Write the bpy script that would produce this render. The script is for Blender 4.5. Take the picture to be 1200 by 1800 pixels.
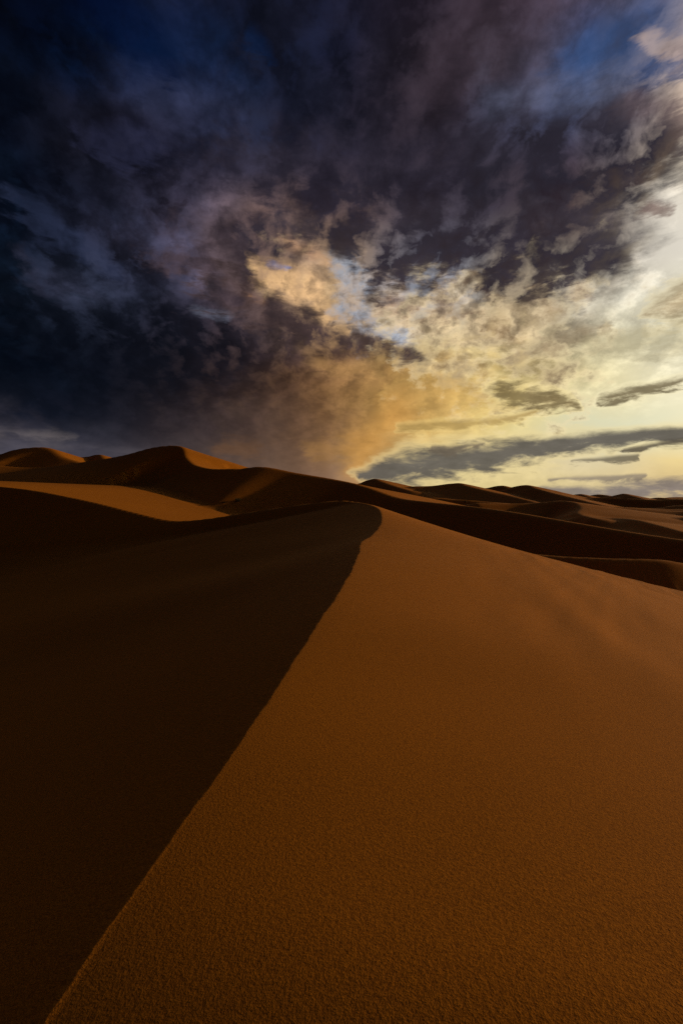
import bpy, math, random
import numpy as np
from mathutils import Vector

R = math.radians
scene = bpy.context.scene
for o in list(bpy.data.objects):
    bpy.data.objects.remove(o)
COL = scene.collection

# ------------------------------------------------------------------ camera
# eye at the origin, looking level along +Y; one focal length = 800 px of the 1200 x 1800 photo
F, CX, HY = 800.0, 600.0, 878.0
cam_d = bpy.data.cameras.new('camera')
cam = bpy.data.objects.new('camera', cam_d)
COL.objects.link(cam)
cam.location = (0, 0, 0)
cam.rotation_euler = (R(90), 0, 0)
cam_d.sensor_fit = 'VERTICAL'
cam_d.sensor_height = 36.0
cam_d.lens = 16.0
cam_d.shift_y = -(900 - HY) / 1800.0
cam_d.clip_start = 0.02
cam_d.clip_end = 20000
scene.camera = cam

# ------------------------------------------------------------------ sun, exposure
SUN_AZ, SUN_EL = 77.0, 9.5            # azimuth right of +Y, elevation (degrees)
sun_dir = Vector((math.sin(R(SUN_AZ)) * math.cos(R(SUN_EL)), math.cos(R(SUN_AZ)) * math.cos(R(SUN_EL)), math.sin(R(SUN_EL))))
sl = bpy.data.lights.new('sun', 'SUN')
sl.energy = 2.3
sl.angle = R(0.6)
sl.color = (0.86, 0.57, 0.29)
so = bpy.data.objects.new('sun', sl)
so.rotation_euler = sun_dir.to_track_quat('Z', 'Y').to_euler()
COL.objects.link(so)
vs = scene.view_settings
vs.view_transform = 'Standard'
vs.look = 'None'
vs.exposure = 0.0
vs.gamma = 1.0
vs.use_curve_mapping = False
scene.cycles.max_bounces = 4
scene.cycles.diffuse_bounces = 2
scene.cycles.use_denoising = False
scene.cycles.use_adaptive_sampling = True
scene.cycles.adaptive_threshold = 0.02

# ------------------------------------------------------------------ node maths written as expressions
class NT:
    def __init__(self, tree):
        self.t = tree
    def n(self, kind):
        return self.t.nodes.new(kind)
    def link(self, a, b):
        self.t.links.new(a, b)

class E:
    """a scalar socket that supports + - * / and a few functions"""
    def __init__(self, nt, s):
        self.nt, self.s = nt, s
    def _op(self, op, *args, clamp=False):
        nd = self.nt.n('ShaderNodeMath')
        nd.operation = op
        nd.use_clamp = clamp
        for i, a in enumerate((self,) + args):
            if isinstance(a, E):
                self.nt.link(a.s, nd.inputs[i])
            else:
                nd.inputs[i].default_value = float(a)
        return E(self.nt, nd.outputs[0])
    def __add__(self, o): return self._op('ADD', o)
    __radd__ = __add__
    def __sub__(self, o): return self._op('SUBTRACT', o)
    def __rsub__(self, o): return (self * -1.0) + o
    def __mul__(self, o): return self._op('MULTIPLY', o)
    __rmul__ = __mul__
    def __truediv__(self, o): return self._op('DIVIDE', o)
    def mx(self, o): return self._op('MAXIMUM', o)
    def mn(self, o): return self._op('MINIMUM', o)
    def abs(self): return self._op('ABSOLUTE')
    def pow(self, o): return self._op('POWER', o)
    def sqrt(self): return self._op('SQRT')
    def atan2(self, o): return self._op('ARCTAN2', o)
    def cl(self): return self.mx(0.0).mn(1.0)
    def sstep(self, a, b, lo=0.0, hi=1.0):
        nd = self.nt.n('ShaderNodeMapRange')
        nd.interpolation_type = 'SMOOTHSTEP'      # (clamps by itself)
        nd.clamp = False
        self.nt.link(self.s, nd.inputs['Value'])
        for k, v in (('From Min', a), ('From Max', b), ('To Min', lo), ('To Max', hi)):
            if isinstance(v, E): self.nt.link(v.s, nd.inputs[k])
            else: nd.inputs[k].default_value = v
        return E(self.nt, nd.outputs[0])

class V:
    """a vector / colour socket"""
    def __init__(self, nt, s):
        self.nt, self.s = nt, s
    def _op(self, op, o=None, scale=None):
        nd = self.nt.n('ShaderNodeVectorMath')
        nd.operation = op
        self.nt.link(self.s, nd.inputs[0])
        if isinstance(o, V): self.nt.link(o.s, nd.inputs[1])
        elif o is not None: nd.inputs[1].default_value = o
        if isinstance(scale, E): self.nt.link(scale.s, nd.inputs['Scale'])
        elif scale is not None: nd.inputs['Scale'].default_value = scale
        return V(self.nt, nd.outputs[0])
    def __add__(self, o): return self._op('ADD', o)
    def __sub__(self, o): return self._op('SUBTRACT', o)
    def __mul__(self, o):
        if isinstance(o, (E, float, int)): return self._op('SCALE', scale=o)
        return self._op('MULTIPLY', o)
    def mix(self, o, f):                  # self*(1-f) + o*f
        nd = self.nt.n('ShaderNodeMix')
        nd.data_type = 'VECTOR'
        self.nt.link(self.s, nd.inputs['A'])
        if isinstance(o, V): self.nt.link(o.s, nd.inputs['B'])
        else: nd.inputs['B'].default_value = o
        if isinstance(f, E): self.nt.link(f.s, nd.inputs['Factor'])
        else: nd.inputs['Factor'].default_value = f
        for s in nd.outputs:
            if s.type == 'VECTOR': return V(self.nt, s)
    def xyz(self):
        nd = self.nt.n('ShaderNodeSeparateXYZ')
        self.nt.link(self.s, nd.inputs[0])
        return [E(self.nt, nd.outputs[i]) for i in range(3)]

class K:
    """a colour socket"""
    def __init__(self, nt, s):
        self.nt, self.s = nt, s
    def mix(self, o, f, mode='MIX'):
        nd = self.nt.n('ShaderNodeMix')
        nd.data_type = 'RGBA'
        nd.blend_type = mode
        nd.clamp_result = False
        self.nt.link(self.s, nd.inputs[6])
        if isinstance(o, K): self.nt.link(o.s, nd.inputs[7])
        else: nd.inputs[7].default_value = (*[float(v) for v in o], 1.0)
        if isinstance(f, E): self.nt.link(f.s, nd.inputs[0])
        else: nd.inputs[0].default_value = f
        return K(self.nt, nd.outputs[2])
    def scale(self, f):
        nd = self.nt.n('ShaderNodeCombineColor')
        for i in range(3): self.nt.link(f.s, nd.inputs[i])
        return self.mix(K(self.nt, nd.outputs[0]), 1.0, 'MULTIPLY')

def comb(nt, x, y, z):
    nd = nt.n('ShaderNodeCombineXYZ')
    for i, a in enumerate((x, y, z)):
        if isinstance(a, E): nt.link(a.s, nd.inputs[i])
        else: nd.inputs[i].default_value = a
    return V(nt, nd.outputs[0])

def noise(nt, vec, scale, detail=6, rough=0.55, dist=0.0, lac=2.0, want='Fac'):
    nd = nt.n('ShaderNodeTexNoise')
    nd.noise_dimensions = '3D'
    nt.link(vec.s, nd.inputs['Vector'])
    nd.inputs['Scale'].default_value = scale
    nd.inputs['Detail'].default_value = detail
    nd.inputs['Roughness'].default_value = rough
    nd.inputs['Lacunarity'].default_value = lac
    nd.inputs['Distortion'].default_value = dist
    return E(nt, nd.outputs[0]) if want == 'Fac' else V(nt, nd.outputs[1])

def lin(c):
    c = np.asarray(c, float) / 255.0
    return np.where(c <= 0.04045, c / 12.92, ((c + 0.055) / 1.055) ** 2.4)

# ------------------------------------------------------------------ sky: stormy sunset clouds over a Nishita sky
def build_world():
    w = bpy.data.worlds.new('World')
    scene.world = w
    w.use_nodes = True
    w.cycles.sampling_method = 'MANUAL'
    w.cycles.sample_map_resolution = 512
    t = w.node_tree
    t.nodes.clear()
    nt = NT(t)
    out = t.nodes.new('ShaderNodeOutputWorld')
    tc = t.nodes.new('ShaderNodeTexCoord')
    d = V(nt, tc.outputs['Generated'])
    dx, dy, dz = d.xyz()
    az = dx.atan2(dy)                                     # 0 ahead, + to the right
    hor = (dx * dx + dy * dy).sqrt().mx(0.05)
    el = dz / hor                                         # tangent of the elevation
    # cloud deck coordinates: the ray meets a curved layer overhead
    den = dz.mx(0.0) + 0.60
    P = comb(nt, dx / den, dy / den, 0.0)
    sx, sy = math.sin(R(SUN_AZ)), math.cos(R(SUN_AZ))
    Nw = noise(nt, P, 3.2, 5, 0.55, want='Color')
    sc_ = nt.n('ShaderNodeSeparateColor')
    nt.link(Nw.s, sc_.inputs[0])
    wx, wy = E(nt, sc_.outputs[0]), E(nt, sc_.outputs[1])
    nA = noise(nt, P + (5.3, 1.7, 0.0), 3.6, 9, 0.56, 0.25)
    nB = noise(nt, P + (1.1, 7.2, 0.0), 10.0, 9, 0.60, 0.12)
    offB = (1.1 + sx * 0.026, 7.2 + sy * 0.026, 0.0)
    nBs = noise(nt, P + offB, 10.0, 6, 0.60, 0.12)
    # puffs: warped fractal cells, sampled twice so the side toward the sun can be told
    sq = nt.n('ShaderNodeSeparateColor')               # (explicit split and join: an implicit colour-to-vector cast upsets node order)
    nt.link(noise(nt, P, 8.0, 7, 0.6, want='Color').s, sq.inputs[0])
    Nq = comb(nt, E(nt, sq.outputs[0]) * 0.075, E(nt, sq.outputs[1]) * 0.075, 0.0)
    def puff(off):
        q = P + off
        q = q + Nq
        nd = nt.n('ShaderNodeTexVoronoi')
        nd.voronoi_dimensions = '2D'
        nd.feature = 'SMOOTH_F1'
        nd.normalize = True
        nt.link(q.s, nd.inputs['Vector'])
        nd.inputs['Scale'].default_value = 12.0
        nd.inputs['Detail'].default_value = 4.0
        nd.inputs['Roughness'].default_value = 0.55
        nd.inputs['Lacunarity'].default_value = 2.1
        nd.inputs['Smoothness'].default_value = 0.6
        return E(nt, nd.outputs['Distance'])
    v0 = puff((0.0, 0.0, 0.0))
    v1 = puff((sx * 0.024, sy * 0.024, 0.0))
    vl = v1 - v0                                       # > 0 on the side that faces the sun
    # ---- low-frequency layout, in azimuth and elevation of the real sky
    xs = [-150, 0, 150, 300, 450, 600, 750, 900, 1050, 1200, 1500]
    rows = [
     (-300, [(3,5,12)]*2+[(4,6,16),(8,10,20),(12,14,26),(18,18,30),(26,24,34),(34,30,40),(44,38,48),(50,46,58),(60,58,72)],
            [(3,8,22)]*2+[(4,12,34),(12,18,38),(20,24,44),(28,32,54),(44,40,56),(60,52,66),(66,62,84),(80,84,110),(90,100,130)],
            [.6,.6,.5,.7,.8,.8,.8,.8,.7,.6,.6]),
     (0,    [(3,5,12),(4,6,14),(3,6,16),(12,14,24),(16,18,30),(22,22,36),(34,28,38),(54,44,54),(64,54,66),(78,70,86),(90,84,96)],
            [(3,8,22),(4,10,28),(2,12,40),(18,24,46),(26,30,52),(34,38,62),(58,50,62),(80,68,80),(84,82,108),(110,120,150),(130,140,160)],
            [.5,.5,.3,.7,.8,.8,.8,.75,.65,.5,.5]),
     (100,  [(3,6,14),(4,7,16),(8,12,24),(16,18,32),(20,22,36),(20,22,36),(38,32,40),(60,52,62),(62,66,88),(110,105,115),(120,110,110)],
            [(5,12,30),(6,16,38),(12,30,62),(10,24,52),(24,40,72),(36,38,62),(70,60,70),(86,82,98),(54,78,120),(200,180,165),(210,190,170)],
            [.6,.6,.5,.45,.7,.8,.7,.7,.35,.4,.4]),
     (200,  [(4,7,16),(5,9,20),(18,18,28),(20,20,34),(18,21,36),(24,24,36),(36,30,38),(48,46,60),(60,58,72),(90,76,74),(150,130,110)],
            [(8,15,30),(10,20,38),(34,32,44),(46,50,74),(42,46,68),(48,44,60),(66,56,64),(84,88,116),(96,104,134),(215,190,160),(220,200,170)],
            [.6,.6,.7,.6,.6,.8,.8,.7,.6,.5,.3]),
     (300,  [(5,8,18),(6,10,22),(12,14,24),(22,22,34),(22,24,40),(26,24,34),(34,28,34),(44,36,42),(60,44,44),(170,145,115),(200,180,150)],
            [(10,18,32),(12,23,40),(26,30,46),(48,46,64),(54,58,84),(60,54,68),(70,62,74),(76,66,74),(110,90,86),(232,222,200),(236,228,208)],
            [.7,.7,.8,.7,.6,.8,.9,.95,.92,.15,.1]),
     (400,  [(6,10,20),(8,14,26),(20,22,34),(34,30,40),(52,42,48),(42,32,36),(52,42,48),(50,40,44),(66,52,50),(200,185,155),(210,195,160)],
            [(12,24,40),(16,32,54),(46,50,72),(80,80,106),(140,112,102),(132,108,98),(104,98,110),(92,84,92),(130,114,100),(230,224,208),(234,230,212)],
            [.6,.6,.6,.6,.6,.85,.75,.9,.65,.1,.1]),
     (500,  [(5,10,18),(7,13,22),(18,22,32),(22,22,32),(44,38,44),(84,70,66),(70,56,54),(72,58,54),(100,86,76),(170,150,120),(180,160,130)],
            [(10,20,36),(12,26,44),(60,66,88),(62,64,86),(118,96,92),(215,180,134),(160,170,185),(200,180,145),(214,208,188),(232,226,200),(245,232,200)],
            [.8,.8,.7,.7,.6,.35,.5,.6,.25,.25,.2]),
     (600,  [(4,8,16),(5,10,20),(8,12,22),(20,20,28),(40,32,36),(70,54,52),(100,82,66),(130,108,76),(140,122,88),(190,170,120),(200,180,130)],
            [(10,14,24),(12,18,30),(14,22,34),(44,40,48),(88,70,66),(176,138,94),(205,185,135),(220,190,125),(212,202,162),(226,220,188),(240,230,190)],
            [.9,.9,.9,.8,.75,.65,.5,.45,.3,.25,.2]),
     (675,  [(10,14,24),(14,18,28),(12,16,26),(24,22,28),(52,38,34),(98,70,46),(156,118,66),(140,112,64),(150,128,80),(160,140,100),(180,160,110)],
            [(14,18,30),(18,22,36),(18,22,34),(40,34,38),(84,62,48),(146,108,66),(208,170,98),(222,195,120),(236,224,174),(248,240,204),(250,244,214)],
            [.9,.9,.9,.8,.8,.7,.5,.4,.1,.05,.05]),
     (750,  [(20,22,32),(28,30,42),(26,28,38),(44,38,42),(74,57,50),(118,86,56),(186,148,88),(170,150,100),(190,175,130),(200,185,140),(210,190,140)],
            [(60,56,62),(70,64,70),(34,34,46),(56,48,48),(98,76,58),(146,108,64),(222,182,104),(232,214,148),(220,220,186),(242,234,190),(252,240,200)],
            [.5,.5,.9,.9,.8,.7,.4,.1,.05,.05,.05]),
     (800,  [(60,58,68),(66,64,76),(62,60,70),(64,56,58),(92,72,60),(135,102,70),(190,165,110),(205,190,140),(210,200,155),(215,195,130),(215,195,130)],
            [(70,66,74),(84,80,88),(70,66,76),(72,60,60),(112,84,62),(168,128,80),(210,190,130),(228,210,156),(224,210,168),(242,216,146),(245,220,148)],
            [.5,.5,.7,.8,.8,.7,.3,.1,.05,.05,.05]),
     (860,  [(66,62,72),(72,68,80),(72,68,78),(75,66,70),(105,86,76),(140,108,86),(200,175,120),(200,178,125),(195,175,130),(190,165,125),(190,165,125)],
            [(74,70,80),(80,76,86),(78,72,80),(80,70,72),(112,90,76),(155,122,94),(225,205,145),(228,208,145),(222,200,145),(215,188,135),(215,188,135)],
            [.5]*11),
    ]
    ys = np.array([r[0] for r in rows], float)
    body = np.array([[lin(c) for c in r[1]] for r in rows])
    gap = np.array([[lin(c) for c in r[2]] for r in rows]) * np.array([0.97, 0.96, 0.98])
    cov = np.array([r[3] for r in rows])[:, :, None]
    def cr(xk, yk, x):                                     # smooth 1-D interpolation along axis 0
        x = np.clip(x, xk[0], xk[-1])
        i = np.clip(np.searchsorted(xk, x) - 1, 0, len(xk) - 2)
        h = (xk[i + 1] - xk[i])
        u = ((x - xk[i]) / h)
        m = np.gradient(yk, xk, axis=0) * 0.55
        sh = (len(x),) + (1,) * (yk.ndim - 1)
        u = u.reshape(sh); h = h.reshape(sh)
        return ((2*u**3 - 3*u**2 + 1) * yk[i] + (u**3 - 2*u**2 + u) * h * m[i]
                + (-2*u**3 + 3*u**2) * yk[i + 1] + (u**3 - u**2) * h * m[i + 1])
    AZM = R(48.0)
    NA, ELS = 24, np.concatenate([np.linspace(0.0, 0.32, 9), np.linspace(0.39, 1.20, 12)])
    azs = np.linspace(-AZM, AZM, NA)
    # sample positions in photo coordinates for each (azimuth, tan elevation)
    def field(F3, azv, elv):
        px = CX + F * np.tan(azv)
        py = HY - F * elv / np.cos(azv)
        colx = cr(np.array(xs, float), np.moveaxis(F3, 1, 0), px)            # (n, rows, c)
        res = np.empty((len(azv), F3.shape[2]))
        for k in range(len(azv)):
            res[k] = cr(ys, colx[k], np.array([py[k]]))[0]
        return np.clip(res, 0.0008, 1.0)
    # warped look-up coordinates
    warp_e = el.sstep(0.0, 0.25, 0.15, 1.0)
    azw = az + (wx - 0.5) * 0.16 * warp_e + (nB - 0.5) * 0.08 * warp_e
    elw = el + (wy - 0.5) * 0.16 * warp_e + (nA - 0.5) * 0.06 * warp_e
    fac = (azw / (2 * AZM) + 0.5).cl()
    fac_n = az / (2 * AZM) + 0.5
    def ramp(cols, alpha=None, f=fac):
        nd = t.nodes.new('ShaderNodeValToRGB')
        r = nd.color_ramp
        r.interpolation = 'LINEAR'
        while len(r.elements) > 1: r.elements.remove(r.elements[-1])
        for k in range(NA):
            e = r.elements[0] if k == 0 else r.elements.new(k / (NA - 1))
            e.position = k / (NA - 1)
            e.color = (*[float(c) for c in cols[k]], 1.0 if alpha is None else float(alpha[k]))
        nt.link(f.s, nd.inputs[0])
        return K(nt, nd.outputs[0]), E(nt, nd.outputs[1])
    B = G = C = None
    for j, e0 in enumerate(ELS):
        ev = np.full(NA, e0)
        b, cv = ramp(field(body, azs, ev), field(cov, azs, ev)[:, 0])
        g, _ = ramp(field(gap, azs, ev))
        if j == 0:
            B, G, C = b, g, cv
        else:
            wt = ((elw - float(ELS[j - 1])) * float(1 / (e0 - ELS[j - 1]))).cl()
            B, G, C = B.mix(b, wt), G.mix(g, wt), C + (cv - C) * wt
    # ---- cloud density and relief
    n = nA * 0.42 + nB * 0.58
    calm = el.sstep(0.03, 0.40, 0.15, 1.0)              # near the horizon the deck is seen edge-on and smooth
    x = (n - 0.5) * 8.0 * calm + (C - 0.5) * 2.6
    D = x.sstep(-0.75, 0.85)
    relief = ((nB - nBs) * 9.0).mx(-0.6).mn(1.0) * calm       # > 0 where the cloud thins toward the sun
    band = x.sstep(-1.4, -0.1) * x.sstep(0.4, 2.2, 1.0, 0.25)
    colr = G.mix(B, D)
    colr = colr.scale((1.0 + relief * band * 0.55) * ((n - 0.5) * -1.2 * calm * x.sstep(-1.2, 0.6) + 1.0))

    # ---- single long clouds, each a chain of soft strokes fixed in azimuth and elevation
    def ae(px, py):
        a = math.atan((px - CX) / F)
        return a, (HY - py) / F * math.cos(a)
    nS = noise(nt, comb(nt, az, el * 3.0, 0.0), 15, 9, 0.62, 0.3)
    nT = noise(nt, comb(nt, az, el * 2.0, 4.0), 6.0, 5, 0.55)
    nF = noise(nt, P + (9.1, 3.3, 0.0), 11.5, 9, 0.62, 0.1)
    nC = nB * 0.6 + nS * 0.4
    azs_ = az + (nT - 0.5) * 0.10 + (nB - 0.5) * 0.06
    els_ = el + (nS - 0.5) * 0.02 + (nT - 0.5) * 0.02
    azm_, elm_ = az + (nA - 0.5) * 0.16 + (nB - 0.5) * 0.10, el + (wx - 0.5) * 0.12 + (nF - 0.5) * 0.04
    azl_, ell_ = az + (nA - 0.5) * 0.30 + (nB - 0.5) * 0.14, el + (wx - 0.5) * 0.22 + (nS - 0.5) * 0.08
    # two small node groups: one segment of a stroke, and the blend of a finished stroke over the sky
    def group(name, ins, outs, fn):
        g = bpy.data.node_groups.new(name, 'ShaderNodeTree')
        for nm, ty in ins: g.interface.new_socket(nm, in_out='INPUT', socket_type=ty)
        for nm, ty in outs: g.interface.new_socket(nm, in_out='OUTPUT', socket_type=ty)
        gi, go = g.nodes.new('NodeGroupInput'), g.nodes.new('NodeGroupOutput')
        gn = NT(g)
        res = fn(gn, [K(gn, gi.outputs[i]) if ty.endswith('Color') else E(gn, gi.outputs[i]) for i, (nm, ty) in enumerate(ins)])
        gn.link(res.s, go.inputs[0])
        return g
    FT, CT = 'NodeSocketFloat', 'NodeSocketColor'
    def seg_fn(gn, v):
        prev, U, W, a0, e0, ux, uy, kx, ky, r0, dr = v
        px_, py_ = U - a0, W - e0
        tt = (px_ * kx + py_ * ky).cl()
        qx = px_ - tt * ux
        qy = py_ - tt * uy
        dd = (qx * qx + qy * qy).sqrt()
        return prev.mx(1.0 - dd / (tt * dr + r0))
    g_seg = group('stroke_segment', [(n_, FT) for n_ in ('prev', 'U', 'W', 'a0', 'e0', 'ux', 'uy', 'kx', 'ky', 'r0', 'dr')], [('v', FT)], seg_fn)
    def bl_fn(gn, v):
        col, m, nz, rel, dark, lit, amt, lamt, soft, rag, cap = v
        m = m.mn(cap) + (nz - 0.5) * rag
        k = m.sstep(-0.25, soft)
        col = col.mix(lit, m.sstep(-0.7, 0.0) * lamt)
        dk = dark.scale(1.0 + (nz - 0.5) * -1.1 + rel * 0.18)
        return col.mix(dk, k * amt)
    g_bl = group('stroke_blend', [('col', CT), ('m', FT), ('nz', FT), ('rel', FT), ('dark', CT), ('lit', CT), ('amt', FT), ('lamt', FT), ('soft', FT), ('rag', FT), ('cap', FT)], [('col', CT)], bl_fn)
    def inst(g, vals):
        nd = t.nodes.new('ShaderNodeGroup')
        nd.node_tree = g
        for i, v in enumerate(vals):
            if isinstance(v, (E, K)): nt.link(v.s, nd.inputs[i])
            elif isinstance(v, (tuple, np.ndarray)): nd.inputs[i].default_value = (*[float(c) for c in v], 1.0)
            else: nd.inputs[i].default_value = float(v)
        return nd.outputs[0]
    def stroke(col, pts, dark, lit=None, soft=0.9, amt=1.0, rag=3.2, big=False, cap=2.0, field=False, lobe=False):
        U, W, nz = (azl_, ell_, nC) if big else (azs_, els_, nS)
        if lobe: U, W, nz = azm_, elm_, nB
        if field: nz = nF
        if len(pts) == 1: pts = [pts[0], (pts[0][0] + 2, pts[0][1], pts[0][2])]
        m = -4.0
        for (x0, y0, r0), (x1, y1, r1) in zip(pts[:-1], pts[1:]):
            a0, e0 = ae(x0, y0); a1, e1 = ae(x1, y1)
            ux, uy = a1 - a0, e1 - e0
            L2 = ux * ux + uy * uy
            m = E(nt, inst(g_seg, [m, U, W, a0, e0, ux, uy, ux / L2, uy / L2, r0 / F, (r1 - r0) / F]))
        return K(nt, inst(g_bl, [col, m, nz, relief, lin(dark), lin(lit or dark), amt, amt * (0.42 if field else 0.45) if lit else 0.0, soft, rag, cap]))
    S = stroke
    T = dict(big=True, rag=3.6, soft=0.8)
    # blue gaps, then lit billows, then the dark underside of the storm
    colr = S(colr, [(190,20,40),(250,120,30)], (2,13,42), amt=.6, **T)
    colr = S(colr, [(440,75,26),(475,92,20)], (12,30,62), amt=.6, **T)
    colr = S(colr, [(1020,120,50),(1110,100,60),(1190,140,34)], (46,68,108), amt=.8, **T)
    colr = S(colr, [(1150,60,18),(1200,95,24)], (190,165,150), amt=.6)
    colr = S(colr, [(880,190,40),(980,180,40),(1080,170,30)], (84,88,110), amt=.5, **T)
    colr = S(colr, [(800,170,60),(840,90,55),(860,10,45)], (60,49,58), amt=.5, **T)
    colr = S(colr, [(360,440,60),(430,450,50)], (86,72,78), amt=.45, **T)
    colr = S(colr, [(470,470,22),(520,505,38),(575,560,30),(600,585,16)], (228,184,132), amt=.85, big=True, rag=3.6, soft=1.1)
    colr = S(colr, [(590,470,34),(650,550,54),(700,590,32)], (158,166,180), amt=.85, **T)
    colr = S(colr, [(500,415,16),(540,440,20),(560,460,14)], (186,142,106), amt=.55)
    colr = S(colr, [(680,540,26),(740,580,30),(800,590,26)], (226,196,146), amt=.6, **T)
    colr = S(colr, [(484,464,8),(502,472,7)], (84,112,170), amt=.7)
    colr = S(colr, [(425,518,10),(458,532,12)], (214,156,100), amt=.8)
    colr = S(colr, [(338,546,12),(395,556,15)], (120,124,144), amt=.55, rag=6, soft=1.6)
    colr = S(colr, [(30,350,22),(110,400,26),(200,440,24)], (44,52,78), amt=.5, **T)
    colr = S(colr, [(180,250,30),(260,260,34)], (46,48,74), amt=.45, **T)
    colr = S(colr, [(60,480,30),(120,492,28)], (60,62,84), amt=.5, **T)
    colr = S(colr, [(430,290,90),(560,320,100),(700,330,115),(820,310,115),(930,300,100),(1060,290,90),(1130,268,66)], (39,35,46), amt=.88, **T)
    colr = S(colr, [(1090,300,40),(1150,262,30)], (66,50,48), amt=.8)
    colr = S(colr, [(500,400,50),(600,420,50),(700,440,76),(850,440,80),(960,420,84),(1050,446,60)], (49,43,51), amt=.88, **T)
    colr = S(colr, [(740,500,46),(775,525,26)], (66,54,54), amt=.8)
    colr = S(colr, [(860,490,30),(900,500,20)], (74,60,58), amt=.75)
    colr = S(colr, [(1010,290,20),(1060,330,22),(1100,320,16)], (100,82,76), amt=.5)
    colr = S(colr, [(950,520,18),(975,545,16)], (124,104,90), amt=.8)
    colr = S(colr, [(1012,506,18),(1026,516,14)], (136,112,96), amt=.7)
    colr = S(colr, [(1140,366,18),(1160,372,12)], (120,98,90), amt=.8)
    colr = S(colr, [(1100,185,24),(1170,205,30),(1215,225,26)], (92,76,78), amt=.65)
    colr = S(colr, [(830,566,28),(860,580,30),(900,594,26)], (124,100,74), (240,215,165), amt=.75)
    colr = S(colr, [(690,530,22),(730,552,22),(760,566,14)], (112,86,76), (235,205,160), amt=.75)
    colr = S(colr, [(780,530,26),(815,556,22)], (112,92,78), (235,205,160), amt=.65)
    colr = S(colr, [(840,632,22),(930,650,26),(985,662,16)], (132,112,72), (240,220,165), amt=.65)
    colr = S(colr, [(940,612,14),(1000,596,18),(1055,578,12)], (122,106,84), amt=.75)
    colr = S(colr, [(760,620,18),(820,640,20),(850,660,16)], (150,120,76), (240,216,160), amt=.6)
    colr = S(colr, [(400,500,50),(470,550,34),(600,592,26),(700,620,19),(745,632,9)], (70,54,52), amt=.9)
    colr = S(colr, [(150,560,120),(300,600,100),(400,640,60)], (11,14,23), amt=.6, **T)
    # broken fields of small puffs with bright edges
    colr = S(colr, [(480,440,30),(540,490,44),(590,545,36)], (248,210,154), amt=.6, rag=6, soft=1.2, cap=-.3, big=True, field=True)
    colr = S(colr, [(650,500,44),(770,545,50),(900,530,44)], (76,62,60), (196,166,134), amt=.75, rag=6.5, soft=.9, cap=.0, big=True, field=True)
    colr = S(colr, [(730,620,30),(780,570,64),(880,590,90),(960,640,60)], (120,96,76), (250,228,180), amt=.85, rag=6.5, soft=.9, cap=-.1, big=True, field=True)
    colr = S(colr, [(760,640,40),(860,620,60),(930,600,50)], (250,226,172), amt=.5, rag=6, soft=1.1, cap=-.3, big=True, field=True)
    colr = S(colr, [(690,450,56),(800,450,64),(900,446,60),(1000,452,48),(1060,458,30)], (47,41,49), amt=.9, rag=5, soft=.7, big=True)
    colr = S(colr, [(380,490,50),(450,540,34),(600,590,26),(690,618,20),(735,630,12)], (66,52,52), amt=.88, soft=1.1, rag=4.4)
    colr = S(colr, [(560,640,24),(640,660,26),(700,690,20)], (196,148,90), amt=.45, soft=1.4)
    colr = S(colr, [(320,440,46),(360,500,40),(420,520,24)], (70,58,66), amt=.7, rag=5, big=True)
    colr = S(colr, [(860,290,80),(960,285,84),(1050,288,78),(1118,266,46)], (40,37,47), amt=.86, rag=3.0, soft=.6, lobe=True)
    colr = S(colr, [(960,390,64),(1040,425,50),(1058,458,34)], (50,44,51), amt=.88, rag=3.0, soft=.6, lobe=True)
    colr = S(colr, [(700,420,64),(800,430,70),(880,440,66)], (47,42,51), amt=.85, rag=3.2, soft=.7, lobe=True)
    # the puffs catch the light on the sunward side and fall dark on the other
    pm = C.sstep(0.12, 0.5) * calm * el.sstep(0.42, 0.62, 1.0, 0.85)
    colr = colr.scale(1.0 + (0.42 - v0) * 0.9 * pm)
    colr = colr.mix(G, (vl * 3.4 + (nB - 0.5) * 1.2).mx(0.0).mn(0.6) * pm)
    colr = colr.mix(B.scale(0.75 + nA * 0.0), (vl * -3.2 + (0.5 - nB) * 0.8).mx(0.0).mn(0.65) * pm)
    # rain shaft lit from the right
    colr = S(colr, [(700,700,36),(760,704,42),(820,706,30),(870,714,14)], (200,160,92), amt=.45, **T)
    colr = S(colr, [(400,786,22),(450,792,18)], (118,82,52), amt=.4)
    colr = S(colr, [(540,796,20),(650,780,30)], (172,126,70), amt=.45)
    # the rain curtain: smooth, glowing toward its curved right edge
    colr = S(colr, [(470,740,90),(520,840,80)], (70,54,50), amt=.45, rag=1.0, soft=2.0)
    colr = S(colr, [(700,724,50),(655,772,50),(618,840,34)], (208,152,76), amt=.65, rag=1.0, soft=1.1)
    colr = S(colr, [(590,830,30),(618,850,26)], (150,116,92), amt=.5, rag=1.0, soft=1.5)
    # low clouds over the horizon
    colr = S(colr, [(-30,758,14),(50,764,11),(130,770,8)], (124,114,112), amt=.55, soft=2.2, rag=5)
    colr = S(colr, [(-60,785,14),(120,784,14),(260,794,10)], (92,86,92), amt=.5, soft=2.2, rag=5)
    colr = S(colr, [(940,864,8),(1080,864,14),(1260,858,20)], (120,112,114), amt=.85, rag=4)
    colr = S(colr, [(950,846,4),(1040,842,7),(1120,838,4)], (134,122,110), amt=.8)
    colr = S(colr, [(628,838,12),(720,820,34),(860,804,31),(960,787,20),(1080,772,15),(1230,760,12)], (96,91,85), (240,218,156), amt=.96, rag=2.4, soft=.7)
    colr = S(colr, [(750,788,7),(800,790,9),(850,782,6)], (112,100,84), amt=.85)
    colr = S(colr, [(1090,793,4),(1160,783,7),(1230,774,7)], (84,76,66), amt=.9)
    colr = S(colr, [(1015,811,4),(1060,808,7),(1115,802,4)], (104,95,80), amt=.85)
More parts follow.
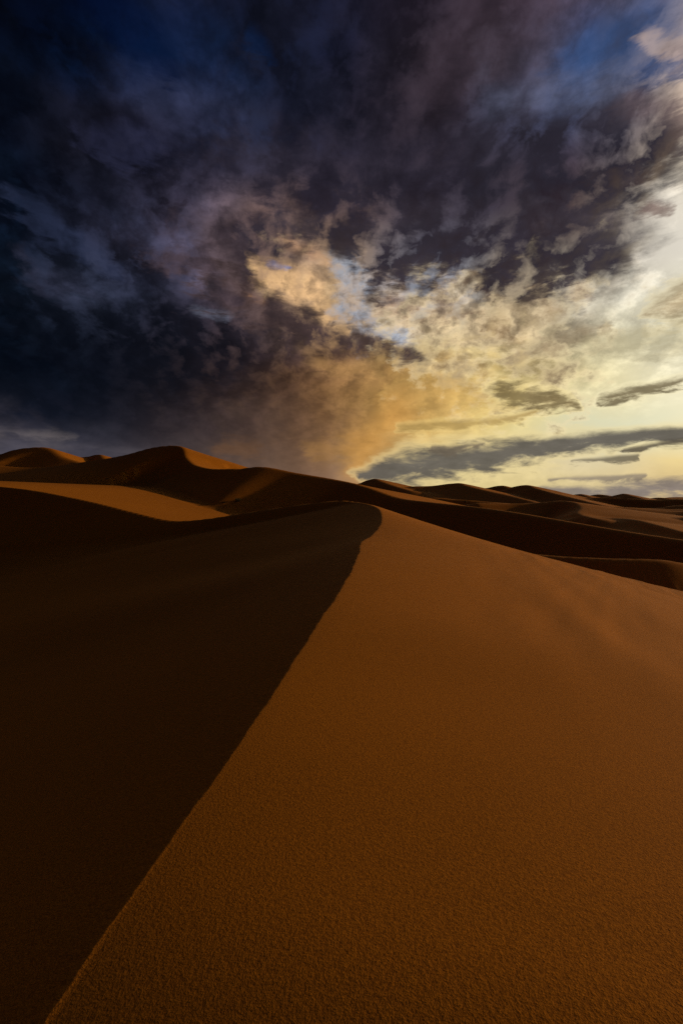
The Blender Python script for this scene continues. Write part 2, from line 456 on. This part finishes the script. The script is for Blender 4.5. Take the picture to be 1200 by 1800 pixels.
    colr = S(colr, [(1064,702,9),(1110,690,12),(1160,680,9),(1240,660,9)], (112,98,70), (255,242,196), amt=.9, rag=4.6)
    colr = S(colr, [(875,686,22),(920,700,27),(965,708,18),(1010,712,7)], (112,94,60), (250,228,160), amt=.85, rag=4.6)
    colr = S(colr, [(700,752,8),(800,748,11),(870,740,8),(930,728,4)], (164,134,76), (240,212,136), amt=.7)
    colr = S(colr, [(1130,552,10),(1180,538,24),(1250,505,34)], (150,126,90), (246,226,172), amt=.7, rag=5.0, soft=1.4)
    colr = S(colr, [(1040,604,16),(1120,598,28),(1260,590,34)], (180,168,132), amt=.5)

    # ---- beyond the view the storm goes on, darkened on purpose to keep shaded slopes dim
    wide = (az.abs().sstep(0.74, 1.5) * el.sstep(0.10, 0.35)).mx(az.abs().sstep(1.6, 2.4))
    colr = colr.mix((0.006, 0.008, 0.015), wide)
    over = el.sstep(1.15, 3.0)
    colr = colr.mix((0.008, 0.010, 0.020), over)
    below = dz.sstep(-0.06, -0.01, 1.0, 0.0)
    colr = colr.mix((0.02, 0.009, 0.004), below)
    sky = t.nodes.new('ShaderNodeTexSky')
    sky.sky_type = 'NISHITA'
    sky.sun_disc = False
    sky.sun_elevation = R(SUN_EL)
    sky.sun_rotation = R(SUN_AZ)
    bg1 = t.nodes.new('ShaderNodeBackground')
    nt.link(sky.outputs[0], bg1.inputs[0])
    # the deck of cloud lets only a little of the clear sky through
    bg1.inputs[1].default_value = 0.0
    clear = (1.0 - D) * 0.0012 * az.abs().sstep(0.6, 1.6, 1.0, 0.1)
    nt.link(clear.s, bg1.inputs[1])
    bg2 = t.nodes.new('ShaderNodeBackground')
    nt.link(colr.s, bg2.inputs[0])
    bg2.inputs[1].default_value = 1.0
    add = t.nodes.new('ShaderNodeAddShader')
    nt.link(bg1.outputs[0], add.inputs[0]); nt.link(bg2.outputs[0], add.inputs[1])
    nt.link(add.outputs[0], out.inputs['Surface'])
build_world()

# ------------------------------------------------------------------ terrain
def P(px, py, Y):
    """a world point Y metres ahead on the sight line of photo pixel (px, py)"""
    return ((px - CX) / F * Y, Y, (HY - py) / F * Y)

def spline(pts, n):
    p = np.array(pts, float)
    seg = np.linalg.norm(np.diff(p[:, :2], axis=0), axis=1) ** 0.5
    k = np.concatenate([[0], np.cumsum(seg)])
    m = np.gradient(p, k, axis=0)
    u = np.linspace(0, k[-1], n)
    i = np.clip(np.searchsorted(k, u, side='right') - 1, 0, len(k) - 2)
    h = (k[i + 1] - k[i])[:, None]
    s = ((u - k[i])[:, None]) / h
    return ((2*s**3 - 3*s**2 + 1) * p[i] + (s**3 - 2*s**2 + s) * h * m[i]
            + (-2*s**3 + 3*s**2) * p[i + 1] + (s**3 - s**2) * h * m[i + 1])

class Dune:
    """crest = list of (x, y, z, left slope, right slope); left / right as seen walking along the list"""
    def __init__(self, label, crest, n=70, rnd=0.05, depthL=6.0, depthR=9.0, convexR=0.0, reach=60.0, rev=True, wig=0.0, seed=1):
        # listed from left to right, so walk it backwards: the left side is then the one facing us
        c = spline(crest[::-1] if rev else crest, n)
        if wig:
            rs = np.random.RandomState(seed)
            k = np.linspace(0, 1, n)
            for f in (3, 7, 13, 23):
                a = wig / f ** 0.8
                c[:, 0] += a * np.sin(2 * np.pi * (f * k + rs.rand()))
                c[:, 2] += 0.12 * a * np.sin(2 * np.pi * (f * k + rs.rand()))
        self.c, self.label = c, label
        self.rnd, self.dL, self.dR, self.cv, self.reach = rnd, depthL, depthR, convexR, reach
    def h(self, x, y):
        c = self.c
        out = np.empty(len(x))
        for a in range(0, len(x), 20000):
            X, Y = x[a:a + 20000], y[a:a + 20000]
            q = np.stack([X, Y], 1)
            d2 = (c[:, 0] ** 2 + c[:, 1] ** 2)[None, :] - 2 * q @ c[:, :2].T
            i = np.argmin(d2, 1)
            best = None
            for j0 in (np.clip(i - 1, 0, len(c) - 2), np.clip(i, 0, len(c) - 2)):
                A, Bp = c[j0], c[j0 + 1]
                ux, uy = Bp[:, 0] - A[:, 0], Bp[:, 1] - A[:, 1]
                L2 = ux * ux + uy * uy + 1e-12
                tt = np.clip(((X - A[:, 0]) * ux + (Y - A[:, 1]) * uy) / L2, 0, 1)
                qx, qy = X - A[:, 0] - tt * ux, Y - A[:, 1] - tt * uy
                dist = np.hypot(qx, qy)
                side = (ux * qy - uy * qx) / np.sqrt(L2)         # > 0 on the left
                val = A + (Bp - A) * tt[:, None]
                if best is None:
                    best = [dist, side, val]
                else:
                    m = dist < best[0]
                    best = [np.where(m, dist, best[0]), np.where(m, side, best[1]), np.where(m[:, None], val, best[2])]
            dist, side, val = best
            # far from the crest the nearest point jumps from one stretch to another: blend over all of them
            st = 2 if len(c) > 600 else max(1, len(c) // 90)
            cs = c[::st]
            sp = np.hypot(*np.diff(cs[:, :2], axis=0).T)
            sp = np.concatenate([sp[:1], sp])
            dj = np.sqrt(np.maximum((d2[:, ::st] + (X ** 2 + Y ** 2)[:, None]).astype(np.float32), 0))
            dm = dj.min(1)
            wj = np.exp(-(dj - dm[:, None]) / (0.06 * dm + 1e-3)[:, None]) * sp.astype(np.float32)[None, :]
            soft = (wj @ cs[:, 2:5].astype(np.float32)) / wj.sum(1)[:, None]
            spn = sp[np.argmin(dj, 1)]
            bl = np.clip((0.10 * dist / spn - 1.0) / 2.0, 0, 1)[:, None]
            val = np.concatenate([val[:, :2], val[:, 2:5] * (1 - bl) + soft * bl], 1)
            wl = 0.5 + 0.5 * np.clip(side / (dist + 1e-6) * 1.05, -1, 1)
            wl = wl * wl * (3 - 2 * wl)
            s = np.sqrt(dist ** 2 + self.rnd ** 2) - self.rnd
            mL, mR = val[:, 3], val[:, 4]
            dropL = self.dL * (1 - np.exp(-s * mL / self.dL)) + 0.02 * s + 0.3 * np.clip(s - self.reach, 0, None)
            sR = s * mR + self.cv * s ** 1.6
            dropR = self.dR * (1 - np.exp(-sR / self.dR)) + 0.02 * s + 0.3 * np.clip(s - self.reach, 0, None)
            out[a:a + 20000] = val[:, 2] - wl * dropL - (1 - wl) * dropR
        return out

def pts(lst, sl, sr):
    return [(*P(a, b, Y), sl, sr) for a, b, Y in lst]

DUNES = []
# the crest that starts at our feet and bends round the hollow
near = ([(-0.75, -9, -1.0, .36, -.1), (-0.66, -3, -0.93, .36, -.18), (-0.60, -0.6, -0.9, .36, -.23)]  # negative right slopes tip near sand off the sun, shaped to darken the foreground
        + pts([(80,1800,.78)], .36, -.19) + pts([(300,1480,1.2)], .36, -.10) + pts([(400,1340,1.56)], .36, -.05)
        + pts([(500,1190,2.31),(560,1095,3.32)], .36, .0)
        + pts([(600,1035,4.6)], .36, .05) + pts([(628,980,7.0)], .34, .05) + pts([(633,961,8.6),(636,953,9.5),(645,946.5,10.5),(657,938,11.9)], .26, .05)
        + [(*P(668,924.5,14.0), .2, .07), (*P(671,908,16.6), .19, .13), (*P(665,894,19.0), .19, .22), (*P(650,887,20.6), .19, .3), (*P(625,882.5,22.0), .2, .35)])
DUNES.append(Dune('near sand dune with a sharp curving crest, lit on its right flank', near, n=900, rnd=0.008, depthL=5.2, depthR=30.0, convexR=0.042, reach=22.0, rev=False))
DUNES.append(Dune('dark hollow-sided dune wall left of the near crest',
    pts([(650,887,20.6),(625,882.5,21.8),(600,880,22.3),(560,883,22.5),(520,888,22.6),(440,900,22.7),(370,911,22.9),(330,915,23.1),(300,914.5,23.3),
         (240,901,24.1),(180,886,25.1),(120,873,26.4),(60,862,28),(0,855,30),(-200,838,37),(-450,832,47)], .70, .32),
    n=400, rnd=0.12, depthL=12.0, depthR=12.0, reach=20.0, rev=False))
# tall dune with the lit peak, and the long dark ridge running to the right
DUNES.append(Dune('tall background dune with a lit triangular face below its peak',
    [(*P(-60,812,270), .22,.3), (*P(60,822,250), .25,.3), (*P(150,812,236), .3, .3), (*P(220,800,228), .42,.3), (*P(270,786.5,223), .62,.28),
     (*P(305,783,220), .66,.26), (*P(322,787,214), .66,.24), (*P(328,803,205), .66,.24), (*P(345,818,194), .64,.22), (*P(372,825,186), .64,.2), (*P(410,825,181), .64,.2)],
    n=300, rnd=1.0, depthL=70, depthR=26))
DUNES.append(Dune('long dark ridge descending from the tall dune to the right',
    [(*P(345,820,194), .5,.3), (*P(372,825,186), .5,.25), (*P(410,825,181), .5,.2), (*P(460,820.5,178), .5,.18), (*P(520,831,172), .5,.16), (*P(600,845,162), .5,.14),
     (*P(650,858,150), .5,.12), (*P(700,875,140), .5,.12), (*P(750,882,130), .5,.12), (*P(825,890,118), .55,.13), (*P(900,900,106), .55,.14),
     (*P(1000,917,94), .55,.16), (*P(1100,934,85), .55,.17), (*P(1200,949,78), .55,.18), (*P(1400,975,66), .55,.2)],
    n=320, rnd=0.9, depthL=60, depthR=14))
DUNES.append(Dune('low lit sand spur in the trough right of the near dune',
    [(*P(860,966,51), .5,.2), (*P(925,973,48), .5,.2), (*P(1000,979,46), .5,.2), (*P(1080,982,44.5), .5,.2), (*P(1165,984.5,43.5), .5,.2), (*P(1210,992,43), .5,.25), (*P(1300,1010,42), .5,.3)],
    n=160, rnd=0.35, depthL=14, depthR=10, reach=15))
# left skyline
DUNES.append(Dune('rounded dune on the left skyline with a lit top',
    [(*P(-160,815,330), .5,.3), (*P(0,799,330), .5,.28), (*P(30,790,330), .52,.26), (*P(70,786,330), .55,.24), (*P(88,788,326), .55,.24), (*P(112,803,310), .5,.26), (*P(140,812,300), .45,.3)],
    n=160, rnd=2.5, depthL=40, depthR=30))
DUNES.append(Dune('small lit dune top on the left skyline',
    [(*P(110,806,350), .5,.3), (*P(150,803,350), .5,.3), (*P(172,799,350), .55,.26), (*P(182,803,335), .5,.3), (*P(190,812,322), .4,.3)],
    n=120, rnd=2, depthL=30, depthR=30))
# right distance
far = [
 ('pointed dark dune on the centre skyline', [(600,856,470),(630,850,465),(645,844.5,460),(657,841.5,455),(668,845,440),(690,853,420),(720,862,395)], .4, .16, 1.5),
 ('broad dune left of the right skyline', [(680,860,430),(720,855,425),(760,854,420),(790,850,415),(806,849,410),(818,853,395),(850,861,370),(900,872,340),(945,884,315),(960,890,300)], .3, .2, 1.5),
 ('small dark dune on the right skyline', [(800,860,520),(850,858,515),(880,853,510),(895,858,495),(930,866,470)], .4, .2, 1.5),
 ('larger dune on the right skyline with a lit back', [(880,862,440),(905,855,435),(925,852.5,430),(938,857,415),(970,866,390),(1010,876,360),(1060,888,330),(1120,898,305),(1160,908,290),(1150,915,270)], .35, .2, 1.2),
 ('dark rounded dune in the right middle distance', [(840,884,250),(900,885,250),(950,883,248),(985,880,245),(1008,883,236),(1020,892,222),(1016,902,205),(1040,910,190)], .45, .12, .8),
 ('low dune across the right trough', [(960,915,200),(1020,911,196),(1080,910,192),(1115,913,180),(1140,919,170),(1200,935,150)], .45, .12, .8),
 ('low dark dune at the right edge', [(1110,925,215),(1140,918,212),(1170,913,210),(1200,909,206),(1260,908,200),(1330,915,190)], .45, .15, .8),
 ('far small dune before the right skyline', [(990,874,560),(1015,868,550),(1030,872,530),(1060,880,500)], .4, .2, 1.5),
 ('far double-topped dune on the right skyline', [(1020,874,640),(1050,869,635),(1065,870.5,620),(1090,878,580)], .4, .2, 2),
 ('far pointed dune on the right skyline', [(1060,875,600),(1080,870,595),(1093,867.5,590),(1108,871,570),(1140,879,530),(1180,886,480)], .4, .2, 1.5),
 ('far dune at the right edge of the skyline', [(1120,878,700),(1160,874.5,690),(1180,877,670),(1230,881,640),(1300,884,600)], .4, .2, 2),
 ('low dune in the right distance', [(1000,888,420),(1080,884,415),(1130,881,410),(1170,887,380),(1200,894,350),(1260,900,320)], .4, .2, 1.2),
 ('dune slope in the right distance', [(1100,900,330),(1150,893,330),(1200,888,325),(1260,890,315),(1300,896,300)], .4, .2, 1.2),
]
for i, (lb, c, a, b, rn) in enumerate(far):
    DUNES.append(Dune(lb, pts(c, a, b), n=160, rnd=rn * 1.6, depthL=22, depthR=22))

rsd = np.random.RandomState(7)
_W = []
for k in range(16):
    ang = rsd.uniform(0, 2 * np.pi)
    wl = rsd.uniform(60, 260)
    _W.append((np.cos(ang) / wl, np.sin(ang) / wl, rsd.uniform(0, 6.28), wl * 0.006))
def base(x, y):
    """the plain of low sand the dunes stand on"""
    z = -4.7 - 0.18 * (x + 41) + 0.05 * (y - 110)
    cap = 5.5 + 0.02 * np.clip(-x - 150, 0, None)
    hh = np.clip(0.5 + 0.5 * (z - cap) / 2.5, 0, 1)
    z = z * (1 - hh) + cap * hh - 2.5 * hh * (1 - hh)
    fl = -9.5 - 5.5 * np.clip((x - 5) / 40, 0, 1) * np.clip((y - 30) / 40, 0, 1)
    und = sum(a * np.sin(2 * np.pi * (x * kx + y * ky) + p) for kx, ky, p, a in _W)
    r = np.hypot(x, y)
    fade = np.clip((r - 60) / 250, 0, 1)
    # far field: a restless erg of crests, steep toward us and gentle behind
    ris = 0.009 * np.clip(r - 150, 0, 600)
    er = 0
    for (wl_, am, p1, p2, tw) in ((118, 8.5, 0.4, 2.1, 70), (71, 5.0, 2.2, 0.3, 46), (190, 10.0, 4.0, 5.1, 120), (47, 3.4, 1.3, 3.3, 26)):
        wv = y + x * 0.22 + tw * np.sin(x / (wl_ * 1.35) + p1) + tw * 0.4 * np.sin(x / (wl_ * 0.52) + p2) + 12 * np.sin(y / 90 + p1)
        ph = (wv / wl_ + p2) % 1.0
        saw = np.where(ph < 0.17, ph / 0.17, (1 - ph) / 0.83)
        saw = saw ** 1.25
        er = er + 0.78 * am * saw * (0.6 + 0.4 * np.sin(x / (wl_ * 0.8) + y / (wl_ * 1.7) + p1 * 3))
    fl = fl + und * fade * 0.5 + (er + ris) * np.clip((r - 150) / 140, 0, 1) * np.clip((x + 10) / 60, 0, 1)
    k = 1.5
    hh = np.clip(0.5 + 0.5 * (z - fl) / k, 0, 1)
    z = z * hh + fl * (1 - hh) + k * hh * (1 - hh)
    return z

_N2 = np.random.RandomState(3)
_R = [(_N2.uniform(-.25, .25), _N2.uniform(0, 6.28), _N2.uniform(0.25, 1.6), _N2.uniform(.3, 1)) for _ in range(10)]
def relief(x, y):
    """faint wind-laid undulations on the sand, running along the flanks"""
    r = np.hypot(x, y)
    u = np.zeros_like(x)
    for da, p, wl, am in _R:
        a = math.radians(72) + da
        c = x * math.cos(a - math.pi / 2) + y * math.sin(a - math.pi / 2)
        l = x * math.cos(a) + y * math.sin(a)
        u += am * 0.013 * wl * np.sin(2 * np.pi * c / wl + p + 0.9 * np.sin(l / 3.3 + p * 2) + .6 * np.sin(l / 1.4 + p))
    mask = np.clip((x / (np.abs(y) + .1) - .25) / .3, 0, 1) * np.clip((r - 2.5) / 4, 0, 1) * np.clip((60 - r) / 20, 0, 1)
    return u * mask * (0.55 + 0.45 * np.sin(x * .55 + 1.2 * np.sin(y * .3)))

def heights(x, y):
    z = base(x, y)
    who = np.full(len(x), -1)
    zm = z.copy()
    r = np.hypot(x, y)
    for i, dn in enumerate(DUNES):
        c = dn.c
        reach = 110 if c[:, 1].max() < 60 else 260
        m = (x > c[:, 0].min() - reach) & (x < c[:, 0].max() + reach) & (y > c[:, 1].min() - reach) & (y < c[:, 1].max() + reach)
        idx = np.nonzero(m)[0]
        xi = x[idx]
        if i == 0:                                # small slumps and nicks along the knife edge
            yy = y[idx]
            cy = c[c[:, 1] < 14]
            cx_ = np.interp(yy, cy[:, 1], cy[:, 0])
            k_ = np.log(np.maximum(yy, 0.3))
            wv_ = 0.0010 * np.clip(yy, 0.3, 14) * (np.sin(19 * k_) + .7 * np.sin(37 * k_ + 1) + .5 * np.sin(71 * k_ + 2) + .4 * np.sin(133 * k_ + 4) + .3 * np.sin(219 * k_))
            xi = xi - wv_ * np.exp(-((xi - cx_) / (0.03 + 0.022 * yy)) ** 2) * (yy < 15)
        hh = dn.h(xi, y[idx])
        win = hh > zm[idx]
        who[idx[win]] = i
        zm[idx[win]] = hh[win]
        k = 0.05 + 1.5 * np.clip((-1.4 - np.maximum(hh, z[idx])) / 1.5, 0, 1) * np.clip((-x[idx]) / 2, 0, 1) if i == 1 else np.clip(0.02 + 0.012 * r[idx], 0.02, 2.2)
        za = z[idx]
        f = np.clip(0.5 + 0.5 * (hh - za) / k, 0, 1)
        z[idx] = za * (1 - f) + hh * f + k * f * (1 - f) * 0.5
    return z + relief(x, y), who

def hit(px, py, y0=30.0, y1=600.0):
    """where the sight line through a pixel first meets the sand"""
    Y = np.exp(np.linspace(math.log(y0), math.log(y1), 3000))
    X = (px - CX) / F * Y
    Z = (HY - py) / F * Y
    z, _ = heights(X, Y)
    k = np.nonzero(z > Z)[0]
    k = k[0] if len(k) else len(Y) - 1
    return X[k], Y[k], z[k]

def make_sand_material():
    m = bpy.data.materials.new('wind_blown_orange_sand')
    m.use_nodes = True
    t = m.node_tree
    nt = NT(t)
    bs = t.nodes['Principled BSDF']
    bs.inputs['Roughness'].default_value = 0.92
    bs.inputs['Specular IOR Level'].default_value = 0.12
    tc = t.nodes.new('ShaderNodeTexCoord')
    ob = V(nt, tc.outputs['Object'])
    n1 = noise(nt, ob, 120, 3, 0.6)         # clumps of grains
    n2 = noise(nt, ob, 260, 2, 0.6)
    n3 = noise(nt, ob, 1.1, 4, 0.55)
    n4 = noise(nt, ob, 0.03, 4, 0.5)
    g = (n1 * 0.6 + n2 * 0.4).sstep(0.30, 0.70)
    c0 = comb(nt, 0.34, 0.116, 0.007)
    col = c0.mix((0.64, 0.230, 0.012), g)
    col = col * (n3 * 0.16 + 0.92) * (n4 * 0.3 + 0.85)
    nt.link(col.s, bs.inputs['Base Color'])
    b = t.nodes.new('ShaderNodeBump')
    b.inputs['Strength'].default_value = 0.4
    b.inputs['Distance'].default_value = 0.006
    hgt = n1 * 0.7 + n2 * 0.5
    nt.link(hgt.s, b.inputs['Height'])
    px_, py_, pz_ = ob.xyz()                             # grain relief only where single clumps can be seen
    rr_ = (px_ * px_ + py_ * py_).sqrt()
    nt.link(rr_.sstep(6.0, 70.0, 0.33, 0.05).s, b.inputs['Strength'])
    nt.link(b.outputs[0], bs.inputs['Normal'])
    return m
sand = make_sand_material()

def build_terrain():
    hf = 41.0
    az = np.concatenate([np.arange(-180, -hf, 2.5), np.arange(-hf, hf + 1e-6, 0.115), np.arange(hf + 2.0, 179.9, 2.5)])
    rr = [0.25]
    while rr[-1] < 5200:
        r = rr[-1]
        step = min(max(r * r / 455 / 0.9 * 0.85, 0.003), r * 0.0105)
        if r > 900: step = r * 0.03
        rr.append(r + step)
    rr = np.array(rr)
    A, Rr = np.meshgrid(np.radians(az), rr)
    x = (np.sin(A) * Rr).ravel()
    y = (np.cos(A) * Rr).ravel()
    z, who = heights(x, y)
    nr, na = A.shape
    print('terrain grid', nr, na)
    # even out the fan of tiny facets on the near flanks, but keep the crest itself sharp
    zg = z.reshape(nr, na)
    c0_ = DUNES[0].c
    cy = c0_[c0_[:, 1] < 16]
    sd = np.abs(x - np.interp(y, cy[:, 1], cy[:, 0])).reshape(nr, na)
    rg = rr[:, None]
    wn = np.clip((sd - 0.02 - 0.02 * rg) / (0.05 + 0.03 * rg), 0, 1) * np.clip((14 - rg) / 4, 0, 1) * 0.9
    for _ in range(60):
        zb = zg.copy()
        zb[1:-1] = (zg[2:] + zg[:-2]) * 0.5
        zg = zg * (1 - wn) + zb * wn
    z = zg.ravel()
    # wind rounds the distant crests and toes a little
    zg = z.reshape(nr, na)
    soft = np.clip((rr - 30) / 60, 0, 1)[:, None] * 0.5
    for _ in range(3):
        zb = (np.roll(zg, 1, 1) + np.roll(zg, -1, 1)) * 0.5
        zg = zg * (1 - soft) + zb * soft
    z = zg.ravel()
    # analytic-looking normals from the grid itself
    Pn = np.stack([x, y, z], 1).reshape(nr, na, 3)
    dA = np.roll(Pn, -1, 1) - np.roll(Pn, 1, 1)
    dR = np.empty_like(Pn)
    dR[1:-1] = Pn[2:] - Pn[:-2]; dR[0] = Pn[1] - Pn[0]; dR[-1] = Pn[-1] - Pn[-2]
    N = np.cross(dA, dR)
    N /= np.linalg.norm(N, axis=2, keepdims=True) + 1e-12
    N[N[..., 2] < 0] *= -1
    N = N.reshape(-1, 3)
    Pn = Pn.reshape(-1, 3)
    i, j = np.meshgrid(np.arange(nr - 1), np.arange(na), indexing='ij')
    jn = (j + 1) % na
    quads = np.stack([i * na + j, i * na + jn, (i + 1) * na + jn, (i + 1) * na + j], -1).reshape(-1, 4)
    w = who[quads]
    fid = np.sort(w, 1)[:, 1]
    def mesh_obj(name, q, extra=None):
        used, inv = np.unique(q, return_inverse=True)
        co = Pn[used]; no = N[used]
        q2 = inv.reshape(-1, 4).astype(np.int32)

        me = bpy.data.meshes.new(name)
        me.vertices.add(len(co)); me.vertices.foreach_set('co', co.astype(np.float32).ravel())
        me.loops.add(q2.size); me.loops.foreach_set('vertex_index', q2.ravel())
        me.polygons.add(len(q2))
        me.polygons.foreach_set('loop_start', np.arange(0, q2.size, 4, dtype=np.int32))
        me.polygons.foreach_set('use_smooth', np.ones(len(q2), bool))
        me.update(calc_edges=True)
        me.materials.append(sand)
        me.normals_split_custom_set_from_vertices(no.astype(np.float32))
        o = bpy.data.objects.new(name, me)
        COL.objects.link(o)
        o['kind'] = 'structure'
        return o
    g = mesh_obj('ground', quads[fid < 0])
    g['label'] = 'rolling orange desert sand between the dunes'
    first = True
    for k, dn in enumerate(DUNES):
        q = quads[fid == k]
        if len(q) < 30: continue
        o = mesh_obj('sand_dune', q)
        o['label'] = dn.label
    # the small disc of sand under the tripod
    ring = np.arange(na)
    me = bpy.data.meshes.new('ground')
    vs_ = [tuple(Pn[k]) for k in ring] + [(0, 0, float(z[:na].mean()))]
    me.from_pydata(vs_, [], [(k, na, (k + 1) % na) for k in range(na)])
    me.materials.append(sand)
    o = bpy.data.objects.new('ground', me); COL.objects.link(o)
    o['kind'] = 'structure'; o['label'] = 'patch of sand directly under the camera'
build_terrain()

# ------------------------------------------------------------------ shrubs
def make_plain_material(name, col, rough=0.9):
    m = bpy.data.materials.new(name)
    m.use_nodes = True
    t = m.node_tree
    nt = NT(t)
    bs = t.nodes['Principled BSDF']
    bs.inputs['Roughness'].default_value = rough
    tc = t.nodes.new('ShaderNodeTexCoord')
    n1 = noise(nt, V(nt, tc.outputs['Object']), 6, 4, 0.6)
    c = comb(nt, *[v * 0.6 for v in col]).mix(tuple(v * 1.4 for v in col), n1)
    nt.link(c.s, bs.inputs['Base Color'])
    return m
leaf_m = make_plain_material('dry_shrub_leaf', (0.045, 0.05, 0.02))
twig_m = make_plain_material('dry_shrub_twig', (0.09, 0.06, 0.035))

def shrub(px, py, width, height, label, seed):
    rnd = random.Random(seed)
    x, y, z = hit(px, py)
    root = bpy.data.objects.new('desert_shrub', None)
    root.location = (x, y, z - 0.05)
    COL.objects.link(root)
    root['label'] = label; root['category'] = 'shrub'; root['group'] = 'shrubs growing on the sand'
    tv, tf, lv, lf = [], [], [], []
    for k in range(46):
        a = rnd.uniform(0, 2 * math.pi)
        l = rnd.uniform(0.55, 1.0)
        tip = Vector((math.cos(a) * width / 2 * l * rnd.uniform(.3, 1), math.sin(a) * width / 2 * l * rnd.uniform(.3, 1), height * l * rnd.uniform(.55, 1)))
        base_ = Vector((rnd.uniform(-.1, .1) * width, rnd.uniform(-.1, .1) * width, -0.1))
        mid = base_.lerp(tip, .5) + Vector((0, 0, height * .12))
        prev = None
        for s, (q, rad) in enumerate(((base_, .03), (mid, .02), (tip, .006))):
            rad *= max(width, .8) * .6
            b0 = len(tv)
            for c in range(4):
                an = c * math.pi / 2
                tv.append(tuple(q + Vector((math.cos(an) * rad, math.sin(an) * rad, 0))))
            if prev is not None:
                for c in range(4):
                    tf.append((prev + c, prev + (c + 1) % 4, b0 + (c + 1) % 4, b0 + c))
            prev = b0
        for c in range(34):
            q = mid.lerp(tip, rnd.uniform(-.4, 1.05)) + Vector([rnd.gauss(0, width * .06) for _ in range(3)])
            if q.z < 0.02: q.z = 0.02
            u = Vector([rnd.gauss(0, 1) for _ in range(3)]).normalized() * width * .035
            v = u.cross(Vector([rnd.gauss(0, 1) for _ in range(3)])).normalized() * width * .012
            b0 = len(lv)
            lv += [tuple(q - u), tuple(q + v), tuple(q + u), tuple(q - v)]
            lf.append((b0, b0 + 1, b0 + 2, b0 + 3))
    for nm, vv, ff, mm in (('twigs', tv, tf, twig_m), ('foliage', lv, lf, leaf_m)):
        me = bpy.data.meshes.new(nm)
        me.from_pydata(vv, [], ff)
        me.materials.append(mm)
        o = bpy.data.objects.new(nm, me)
        o.parent = root
        COL.objects.link(o)
shrub(418, 881.5, 2.3, 1.3, 'larger dark round shrub on the lit sand below the tall dune', 1)
shrub(393, 884, 1.0, 0.5, 'smaller dark shrub on the lit sand beside the larger shrub', 2)
shrub(817, 882.5, 2.2, 1.1, 'lone dark shrub on the slope beyond the long dark ridge', 3)
